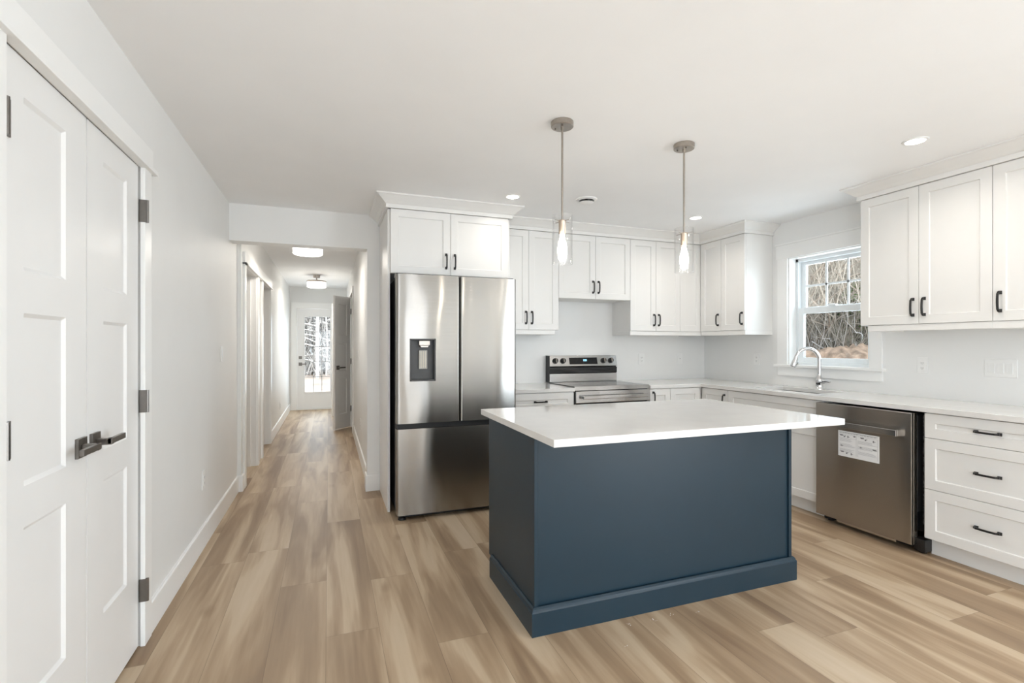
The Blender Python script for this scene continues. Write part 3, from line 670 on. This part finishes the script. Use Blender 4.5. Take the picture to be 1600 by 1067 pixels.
for k, x in enumerate((.385, .399, .413)):
    for s, e_ in ((.050, .052), (.058, .060), (.066, .068)): m._faces([on_face(x, s, .001), on_face(x+.010, s, .001), on_face(x+.010, e_, .001), on_face(x, e_, .001)], [(0,1,2,3)])
    for xx in (x, x+.008): m._faces([on_face(xx, .050, .001), on_face(xx+.002, .050, .001), on_face(xx+.002, .068, .001), on_face(xx, .068, .001)], [(0,1,2,3)])
tag(obj('display_digits', m, DISPB, dp), 'pale blue clock digits')
for x in (.070, .155, .618, .703):
    m = MB(); c = Vector(on_face(x, .055, 0)); n = (Vector(on_face(x, .055, 1))-c).normalized()
    m.tube([c, c+n*.006, c+n*.022, c+n*.026], [.029, .028, .024, .021], 26)
    kb = tag(obj('knob', m, BLKPL, rg, smooth=True), 'round black burner knob')
    g = c+n*.027; up_ = Vector((0, math.sin(sl), math.cos(sl)))
    m = MB().tube([g-up_*.022+n*.003, g+up_*.022+n*.003], .006, 8)
    tag(obj('knob_grip', m, NICKEL, kb, smooth=True), 'pale metal grip bar')

# ================================================================ DISHWASHER
dw = thing('dishwasher', 'stainless dishwasher pulled slightly forward, instruction sheet on its door', 'dishwasher', (3.380, 2.664, 0), -PI/2)
# local x: 0 (far, y=2.664) .. .641 (near, y=2.023); local y into the wall
DWW = .641
m = MB(); m.box(0, DWW, 0, .022, .052, .868).box(0, .010, .022, .050, .052, .868).box(DWW-.014, DWW, .022, .055, .052, .868).box(.01, DWW-.01, .022, .050, .858, .868)
dd_ = obj('door', m, STEELD, dw, .003)
obj('door_liner', MB().box(.014, DWW-.016, .0225, .085, .09, .850), DKGREY, dw)
m = MB(); m.box(.012, DWW-.062, -.046, -.032, .716, .756)
m.box(.012, .026, -.032, 0, .716, .756).box(DWW-.076, DWW-.062, -.032, 0, .716, .756)
tag(obj('door_handle', m, STEELR, dd_, .002), 'wide flat bar handle')
# tub frame and side insulation, visible between door and drawers
obj('tub', MB().box(.035, .6455, .115, .58, .12, .858), BLKPL, dw, .003)
tag(obj('insulation', MB().box(.646, .672, .100, .50, .17, .85), INSUL, dw), 'black foil insulation along the side')
obj('side_bracket', MB().prism([(.060, .30), (.110, .12), (.110, .40), (.060, .36)], DWW+.004, DWW+.010, 'x').box(.20-.1+.0, .12, 0, 0, 0, 0) if False else MB().box(DWW+.012, DWW+.016, .10, .114, .10, .855), NICKEL, dw)
obj('gasket', MB().box(DWW-.012, DWW+.001, .056, .112, .25, .852), BLKPL, dw, .004)
obj('toe_panel', MB().box(.03, DWW-.02, .090, .10, .012, .085), BLKPL, dw)
obj('lower_lip', MB().box(.15, .545, .010, .030, .034, .051), STEELR, dw, .002)
for x, y in ((.045, .10), (DWW+.012, .09)):
    obj('foot', MB().box(x-.03, x+.03, y-.035, y+.045, .012, .088).lathe([(.022, 0), (.022, .012)], (x, y, 0), seg=14), BLACK, dw, .003)
# instruction sheet: drawings, columns of small print
SH0, SH1, SZ0, SZ1 = 2.664-2.492, 2.664-2.213, .513, .690
sh = tag(obj('instruction_sheet', MB().box(SH0, SH1, -.0016, -.0002, SZ0, SZ1), PAPER, dd_), 'white printed instruction sheet')
rnd = random.Random(4)
mp_ = MB(); mk = MB()
def bar(mm, x, z, w_, h_): mm.box(SH0+x, SH0+x+w_, -.0022, -.0017, SZ1-z-h_, SZ1-z)
bar(mk, .008, .008, .262, .0022)
for i in range(7): bar(mk, .010+i*.019, .013, .015, .0018)
for i in range(5): bar(mk, .155+i*.022, .013, .017, .0018)
for col, w_ in ((.010, .115), (.142, .130)):
    for blk in range(3):
        for ln in range(4):
            z = .052+blk*.036+ln*.0056
            if z > .165: continue
            bar(mp_, col, z, w_*(.65+.35*rnd.random()), .0022)
def glyph(x, z, k):
    pts_ = [[(0, 0, .022, .005), (.004, .005, .014, .004), (.018, .002, .008, .006)], [(0, .004, .010, .010), (.012, 0, .004, .008)], [(0, 0, .008, .014), (.010, .006, .006, .004)], [(0, .003, .020, .004), (.006, 0, .006, .010)]][k % 4]
    for a, b_, c_, d_ in pts_: bar(mk, x+a, z+b_, c_, d_)
for i, (x, z) in enumerate(((.012, .026), (.040, .028), (.066, .030), (.106, .024), (.155, .026), (.185, .030), (.238, .034), (.016, .098), (.016, .140), (.056, .142), (.090, .146), (.150, .090), (.236, .092))): glyph(x, z, i)
for x, z, w_, h_ in ((.008, .022, .120, .0008), (.008, .046, .120, .0008), (.138, .022, .130, .0008), (.138, .05, .0008, .11), (.268, .022, .0008, .14), (.128, .022, .0008, .14)): bar(mk, x, z, w_, h_)
tag(obj('print', mk, INK, sh), 'grey drawings and headings'); tag(obj('small_print', mp_, PALEINK, sh), 'pale lines of small print')

# ================================================================ ISLAND
isl = thing('kitchen_island', 'navy blue kitchen island cabinet standing on the wood floor', 'kitchen island', (.857, 2.035, 0), 0)
IW, ID = 1.540, .64
obj('left_panel', MB().prism([(0, 0), (.60, 0), (.60, .10), (.665, .10), (.665, .8785), (0, .8785)], 0, .019, 'x'), NAVY, isl, .001, seg=1)
obj('right_panel', MB().prism([(0, 0), (.60, 0), (.60, .10), (.665, .10), (.665, .8785), (0, .8785)], IW-.019, IW, 'x'), NAVY, isl, .001, seg=1)
obj('front_panel', MB().box(.0192, IW-.0192, .011, .030, 0, .8785), NAVY, isl)
obj('inner_body', MB().box(.0195, IW-.0195, .0305, .645, .10, .8780).box(.0195, IW-.0195, .585, .60, 0, .0995), NAVY, isl)
IB = [(0, .0005), (.018, .0005), (.018, .104), (.014, .110), (.012, .118), (.005, .125), (0, .125)]
obj('base_moulding', MB().sweep([(0, .600), (0, 0), (IW, 0), (IW, .600)], IB), NAVY, isl)
parent_mat[0] = NAVY
for k in range(3):
    w3 = (IW-.04)/3; x = .02+w3*k
    o = obj('door', shaker(w3-.003, .775), NAVY, isl, .001, seg=1); o.location = (x+w3-.0015, .6455, .102); o.rotation_euler = (0, 0, PI)
    pull(o, .035 if k != 1 else w3-.04, .68)
parent_mat[0] = CAB
tag(obj('island_worktop', MB().box(.843, 2.490, 1.800, 2.815, CT0, CT1), QUARTZ, None, .002), 'white quartz worktop on the navy kitchen island', 'worktop')

# ================================================================ CEILING FITTINGS
def pendant(loc, label, glass_off=0):
    p = thing('pendant_light', label, 'pendant light', loc, .3, group='glass pendants over the island')
    obj('canopy', MB().lathe([(.056, -.0005), (.058, -.003), (.058, -.026), (.055, -.029), (.008, -.029)][::-1], seg=40), NICKEL, p, smooth=True)
    for a in (2.2, 4.0):
        obj('screw', MB().lathe([(.004, -.036), (.004, -.029)], (.036*math.cos(a), .036*math.sin(a), 0), seg=10), PEWTER, p)
    obj('rod', MB().lathe([(.0085, -.045), (.0085, -.029)], seg=14).lathe([(.0055, -.505), (.0055, -.044)], seg=14), NICKEL, p, smooth=True)
    obj('socket', MB().lathe([(.012, -.505), (.019, -.508), (.020, -.515), (.0185, -.518), (.0185, -.575), (.015, -.580)][::-1], seg=24), mat('warm_nickel', (.55, .44, .34), .28, 1, noise=.04) if 'warm_nickel' not in bpy.data.materials else bpy.data.materials['warm_nickel'], p, smooth=True)
    obj('glass_holder', MB().tube([(-.049, 0, -.512), (.049, 0, -.512)], .002, 8).tube([(0, -.049, -.512), (0, .049, -.512)], .002, 8), NICKEL, p)
    # open-ended outer cylinder with real wall thickness
    ro, ri, zt_, zb2 = .0525, .0495, -.482, -.735
    obj('glass_shade', MB().lathe([(ri, zt_), (ro, zt_), (ro, zb2), (ri, zb2), (ri, zt_)], seg=48, cap=False), CGLASS, p, smooth=True)
    bl = obj('bulb', MB().lathe([(.001, -.706), (.012, -.702), (.021, -.688), (.025, -.666), (.022, -.636), (.014, -.604), (.011, -.580)], seg=24), BULB, p, smooth=True)
    return p
pendant((1.128, 2.308, CZ), 'left clear glass pendant light hanging over the island')
pendant((1.909, 2.325, CZ), 'right clear glass pendant light hanging over the island')
pot_lab = ['recessed ceiling light above the right-hand drawers', 'recessed ceiling light near the refrigerator cabinet', 'recessed ceiling light near the back corner cabinets', 'recessed ceiling light behind the camera']
for k, (x, y) in enumerate(POTS):
    if True:
        t_ = thing('recessed_light', pot_lab[min(k, 3)], 'ceiling light', (x, y, CZ), 0, group='recessed ceiling lights')
        obj('trim_ring', MB().lathe([(.047, -.0006), (.062, -.0006), (.060, -.004), (.047, -.006)], seg=40, cap=False), PLATE, t_, smooth=True)
        obj('lens', MB().lathe([(.047, -.0006), (.047, -.0035)], seg=36), GLOWD, t_)
    area('downlight', (x, y, CZ-.012), (0, 0, 0), .09, .09, (3.0, 1.2, 2.6)[k] if k < 3 else 4.5, LAMP, True, math.radians(150) if k < 3 else None)
v = thing('ceiling_vent', 'round white ceiling air vent between the two pendants', 'vent', (1.905, 3.466, CZ), 0)
obj('vent_ring', MB().lathe([(.055, -.0006), (.085, -.0006), (.082, -.008), (.062, -.014), (.055, -.010)], seg=40, cap=False), PLATE, v, smooth=True)
obj('vent_disc', MB().lathe([(.001, -.036), (.045, -.034), (.056, -.027), (.050, -.024), (.010, -.022)], seg=40), PLATE, v, smooth=True)
obj('vent_stem', MB().lathe([(.012, -.024), (.012, -.0006)], seg=12).lathe([(.054, -.0008), (.001, -.0008)], seg=30, cap=False), DKGREY, v)
# hallway flush lights: nickel rim, faceted crystal drum
def hall_light(loc, label):
    p = thing('hallway_light', label, 'ceiling light', loc, 0, group='drum lights in the hallway')
    obj('canopy', MB().lathe([(.001, -.045), (.050, -.045), (.055, -.0005)], seg=32), NICKEL, p, smooth=True)
    obj('stem', MB().lathe([(.010, -.095), (.010, -.045)], seg=12), NICKEL, p)
    obj('rim', MB().lathe([(.001, -.095), (.150, -.095), (.152, -.115), (.146, -.118), (.001, -.110)], seg=40), NICKEL, p, smooth=True)
    m = MB(); n = 48; rr = []
    for k in range(n):
        a = 2*PI*k/n; r = .140 if k % 2 else .146; rr.append((r*math.cos(a), r*math.sin(a)))
    m.loft([[(x*.97, y*.97, -.1185) for x, y in rr], [(x, y, -.125) for x, y in rr], [(x, y, -.195) for x, y in rr], [(x*.9, y*.9, -.205) for x, y in rr]])
    tag(obj('crystal_drum', m, GLOWC, p), 'glowing faceted crystal drum')
    area('hall_lamp', (loc[0], loc[1], loc[2]-.215), (0, 0, 0), .26, .26, 9, LAMP, True)
hall_light((-.207, 5.62, CZ), 'nearer crystal drum light on the hallway ceiling')
hall_light((-.19, 8.79, CZ), 'farther crystal drum light on the hallway ceiling')

# ================================================================ OUTLETS AND SWITCHES
def plate(name, label, cat, loc, rz, w_=.070, h_=.115, kind='outlet', n=1):
    p = thing(name, label, cat, loc, rz)
    obj('cover_plate', MB().box(-w_/2, w_/2, -.006, -.0003, -h_/2, h_/2), PLATE, p, .002)
    if kind == 'outlet':
        for zc in (-.018, .018):
            m = MB().box(-.0165, .0165, -.0085, -.006, zc-.016, zc+.016); m.mi = 1
            m.box(-.0075, -.0055, -.0090, -.0084, zc-.004, zc+.005).box(.0045, .0065, -.0090, -.0084, zc-.004, zc+.005).box(-.002, .002, -.0090, -.0084, zc-.010, zc-.007)
            obj('receptacle', m, [PLATE, DKGREY], p)
    elif kind == 'switch':
        for k in range(n):
            x = (k-(n-1)/2)*.046
            obj('rocker', MB().prism([(-.006, -.033), (-.0105, -.033), (-.0075, .033), (-.006, .033)], x-.0165, x+.0165, 'x'), mat('rocker_edge', (.80, .80, .79), .35, noise=.01) if 'rocker_edge' not in bpy.data.materials else bpy.data.materials['rocker_edge'], p, .001)
    elif kind == 'jack':
        obj('jack', MB().lathe([(.004, -.0085), (.004, -.006)], axis='y', seg=12), DKGREY, p)
    return p
plate('outlet', 'white outlet on the back wall right of the range', 'outlet', (3.174, YB, 1.137), 0)
plate('cable_jack', 'white plate with a small dark jack near the back corner', 'wall plate', (3.68, YB, 1.137), 0, kind='jack')
plate('outlet', 'white outlet under the corner cabinet left of the window', 'outlet', (XR, 3.808, 1.149), -PI/2)
plate('outlet', 'white outlet on the wall above the dishwasher', 'outlet', (XR, 2.331, 1.143), -PI/2)
plate('light_switch', 'triple white switch plate above the drawer cabinet', 'light switch', (XR, 1.888, 1.142), -PI/2, w_=.165, kind='switch', n=3)
plate('outlet', 'white outlet low on the left wall above the baseboard', 'outlet', (XL, 3.666, .426), PI/2)
plate('light_switch', 'white light switch on the left wall near the hallway', 'light switch', (XL, 4.25, 1.223), PI/2, kind='switch')
plate('outlet', 'white outlet on the left wall far down the hallway', 'outlet', (HX, 8.6, .33), PI/2)
plate('light_switch', 'white light switch near the hallway end door', 'light switch', (HX, 10.0, 1.16), PI/2, kind='switch')
plate('outlet', 'white outlet low on the right wall of the hallway', 'outlet', (HR, 5.85, .40), -PI/2)
plate('light_switch', 'white light switch on the right wall of the hallway', 'light switch', (HR, 6.3, 1.17), -PI/2, kind='switch')

# crumbs on the floor in front of the island
m = MB(); rnd = random.Random(9)
for cx, cy in ((1.295, 1.975), (1.425, 1.965), (1.54, 1.965), (1.67, 1.945), (1.19, 1.835), (1.44, 1.955), (1.30, 1.96)):
    for k in range(3):
        x, y = cx+rnd.uniform(-.014, .014), cy+rnd.uniform(-.01, .01); s = rnd.uniform(.0012, .0026)
        m._faces([(x-s, y-s, 0.0002), (x+s, y-s*.6, 0.0002), (x+.3*s, y+s, 0.0002), (x, y, s*1.4)], [(0,1,2),(0,1,3),(1,2,3),(2,0,3)])
tag(obj('floor_crumb', m, PLATE, None), 'tiny pale construction crumbs on the floor before the island', 'debris', kind='stuff')

# ================================================================ OUTSIDE
SOIL = mat('sandy_soil', (.62, .50, .42), .95, noise=.35, nscale=1.5, bump=1, bscale=8)
DIRT = mat('dug_earth', (.50, .355, .265), .95, noise=.5, nscale=5, bump=1, bscale=9)
BARK = mat('grey_bark', (.42, .37, .32), .9, noise=.3, nscale=6)
PALEB = mat('birch_bark', (.72, .70, .68), .8, noise=.15, nscale=12)
BRUSH = mat('brush_twig', (.50, .46, .40), .9, noise=.3, nscale=2)
DKBR = mat('dark_twig', (.22, .215, .21), .9, noise=.4, nscale=2)  # dark grey twigs for the woods beyond the hallway door
LEAFM = mat('evergreen_leaf', (.22, .33, .10), .8, noise=.4, nscale=2)
m = MB().box(4.25, 45, -14, 10.95, -.25, -.16); m.prism([(10.95, -.30), (45, -.30), (45, .30), (17.5, .27), (15.0, .05), (12, -.16), (10.95, -.16)], -14, 45, 'x')
tag(obj('ground', m, SOIL, None), 'sandy bare ground outside the house', 'ground', kind='structure')
# dirt pile outside the kitchen window
rnd = random.Random(3)
def mound(cx, cy, L_, W_, H_, ang, seed):
    from mathutils import noise as mn
    m = MB(); nx, ny = 130, 64; grid = []
    for i in range(nx+1):
        row = []
        for j in range(ny+1):
            u, v_ = i/nx*2-1, j/ny*2-1
            e = max(0, 1-u*u)**.6*max(0, 1-v_*v_)**.8
            p = Vector((u*L_*1.0, v_*W_, seed))
            h = e*H_*(.78+.30*mn.noise(p*.7)+.10*mn.noise(p*2.1)+.07*mn.noise(p*5.0)+.05*mn.noise(p*10)+.03*mn.noise(p*22))
            x, y = u*L_, v_*W_
            row.append(m.bm.verts.new((cx+x*math.cos(ang)-y*math.sin(ang), cy+x*math.sin(ang)+y*math.cos(ang), -.17+max(0, h))))
        grid.append(row)
    for i in range(nx):
        for j in range(ny): m.bm.faces.new((grid[i][j], grid[i+1][j], grid[i+1][j+1], grid[i][j+1]))
    return m
tag(obj('dirt_pile', mound(13.4, 8.7, 4.6, 2.0, 1.62, -.9, 1.3), DIRT, None, smooth=True), 'heap of reddish brown dug earth outside the kitchen window', 'dirt pile')

def branch(m, p, d, L_, r, depth, rnd, seg=5, droop=0, side=4):
    n = 5; pts = [p]; q = Vector(p); dd = Vector(d).normalized()
    for k in range(n):
        dd = (dd+Vector((rnd.uniform(-.14, .14), rnd.uniform(-.14, .14), rnd.uniform(-.08, .12)-droop))).normalized()
        q = q+dd*L_/n; pts.append(q.copy())
    m.tube(pts, [max(.0035, r*(1-.72*k/n)) for k in range(n+1)], seg, caps=False)
    if depth:
        for k in range(side):
            i = rnd.randint(1, n); b_ = pts[i]
            a = rnd.uniform(0, 2*PI); sd = Vector((math.cos(a), math.sin(a), rnd.uniform(.0, .9)))
            branch(m, b_, (dd*.5+sd).normalized(), L_*rnd.uniform(.35, .6), r*.5, depth-1, rnd, max(3, seg-1), droop, side)
def tree(label, loc, h, r, seed, bark, group=None, nb=26, start=.12, name='bare_tree', droop=0.0, blen=.28):
    t_ = thing(name, label, 'tree', loc, 0, group); rnd = random.Random(seed)
    m = MB(); pts = [Vector((0, 0, 0))]
    for k in range(8): pts.append(Vector((rnd.uniform(-.05, .05)*k*.5, rnd.uniform(-.05, .05)*k*.5, h*(k+1)/8)))
    m.tube(pts, [r*(1-.85*k/8) for k in range(9)], 8, caps=False); obj('trunk', m, bark, t_, smooth=True)
    m = MB()
    for k in range(nb):
        f = start+(1-start)*k/nb; z = f*8; i = min(7, int(z)); b_ = pts[i].lerp(pts[i+1], z-i); a = rnd.uniform(0, 2*PI)
        branch(m, b_, (math.cos(a), math.sin(a), rnd.uniform(.2, .8)-droop*4), h*blen*(1.15-f*.6), r*.32*(1.1-f*.6), 2, rnd, 4, droop)
    obj('branches', m, bark, t_)
    return t_
gw = 'bare trees in the woods beyond the dirt pile'
pro = [tree('bare grey leafless tree in the woods seen through the kitchen window', (16, 12, -.2), 9.5, .13, s, BARK, gw) for s in (1, 2, 3)]
rnd = random.Random(11)
spots = []
for k in range(18):
    a = rnd.uniform(math.radians(31.5), math.radians(43)); r_ = rnd.uniform(17.5, 27)
    spots.append((r_*math.cos(a), r_*math.sin(a), -.2))
for k, s in enumerate(spots):
    if k < 3: pro[k].location = s
    else: dup(pro[k % 3], None, s, rnd.uniform(0, 6), None, scale=rnd.uniform(.75, 1.2))
def thicket(name, label, a0, a1, r0, r1, n, hmin, hmax, mt, seed, rad=.012, lean=.5, z=-.2):
    m = MB(); rnd = random.Random(seed)
    for k in range(n):
        a = math.radians(rnd.uniform(a0, a1)); r_ = rnd.uniform(r0, r1); x, y = r_*math.cos(a), r_*math.sin(a)
        h = rnd.uniform(hmin, hmax); z0 = z if rnd.random() < .55 else rnd.uniform(.3, hmax*.8)
        d_ = Vector((rnd.uniform(-lean, lean), rnd.uniform(-lean, lean), 1)) if z0 == z else Vector((rnd.uniform(-1, 1), rnd.uniform(-1, 1), rnd.uniform(-.5, .8)))
        pts = [Vector((x, y, z0))]; d_.normalize(); L_ = h if z0 == z else h*.4
        for q in range(4):
            d_ = (d_+Vector((rnd.uniform(-.2, .2), rnd.uniform(-.2, .2), rnd.uniform(-.1, .15)))).normalized(); pts.append(pts[-1]+d_*L_/4)
        rr = rad*rnd.uniform(.5, 1.6); m.tube(pts, [rr, rr*.85, rr*.7, rr*.5, rr*.3], 3, caps=False)
    return tag(obj(name, m, mt, None), label, 'brush', kind='stuff')
thicket('brush', 'tangled grey-brown undergrowth behind the dirt pile', 31, 43, 17, 27, 12000, 1.0, 5.5, BRUSH, 5, .010)
thicket('pale_brush', 'pale twigs of undergrowth behind the dirt pile', 31, 43, 16, 22, 900, 1.0, 3.0, PALEB, 6, .011)
# evergreen shrubs among the bare trees
def shrub(label, loc, w_, h, seed):
    rnd = random.Random(seed); t_ = thing('evergreen_shrub', label, 'shrub', loc, 0); m = MB()
    for k in range(3800):
        f = rnd.random(); a = rnd.uniform(0, 2*PI); rr = w_*(1-f)**.6*rnd.random()**.4; c = Vector((rr*math.cos(a), rr*math.sin(a), .1+f*h))
        s = rnd.uniform(.03, .09); v1 = Vector((rnd.uniform(-1, 1), rnd.uniform(-1, 1), rnd.uniform(-1, 1))).normalized()*s; v2 = v1.orthogonal().normalized()*s*.5
        m._faces([c-v1, c+v2, c+v1, c-v2], [(0,1,2,3)])
    obj('foliage', m, LEAFM, t_); obj('trunk', MB().tube([(0,0,0), (0,0,h*.9)], [.05, .01], 6), BARK, t_)
shrub('green evergreen shrub at the right of the kitchen window view', (14.9, 10.45, -.2), 1.1, 3.3, 2)
shrub('smaller dark green evergreen low in the woods', (15.3, 11.7, -.2), .9, 2.3, 3)

# hallway door view: birches with limbs coloured pale for overexposure, dark woods behind
def birch(label, x, y, h, r, seed, nb):
    t_ = thing('birch_tree', label, 'tree', (x, y, .2), 0); rnd = random.Random(seed); m = MB()
    pts = [Vector((rnd.uniform(-.03, .03), 0, h*k/6)) for k in range(7)]; m.tube(pts, [r*(1-.5*k/6) for k in range(7)], 10, caps=False); obj('trunk', m, PALEB, t_, smooth=True)
    m = MB()
    for k in range(nb):
        z = rnd.uniform(.3, h*.95); a = rnd.choice((rnd.uniform(2.4, 3.9), rnd.uniform(-.8, .8))); L_ = rnd.uniform(.8, 2.0)
        branch(m, Vector((0, 0, z)), (math.cos(a), math.sin(a), .5), L_, .020, 1, rnd, 4, .18, 3)
    obj('branches', m, PALEB, t_)
birch('thick pale birch trunk centred in the hallway door glass', -.325, 17.0, 6.5, .062, 4, 46)
birch('thinner pale birch at the right of the hallway door glass', -.07, 17.6, 6.5, .030, 8, 34)
thicket('dark_brush', 'dark tangle of woods beyond the hallway door', 86, 97, 18.5, 25, 8000, 1.5, 7.0, DKBR, 7, .020, z=.2)
thicket('overexposed_brush', 'pale twigs in the woods beyond the hallway door', 86, 97, 17.6, 20, 1500, .8, 5.0, PALEB, 8, .008, z=.2)  # overexposed look of the twigs put into their pale colour
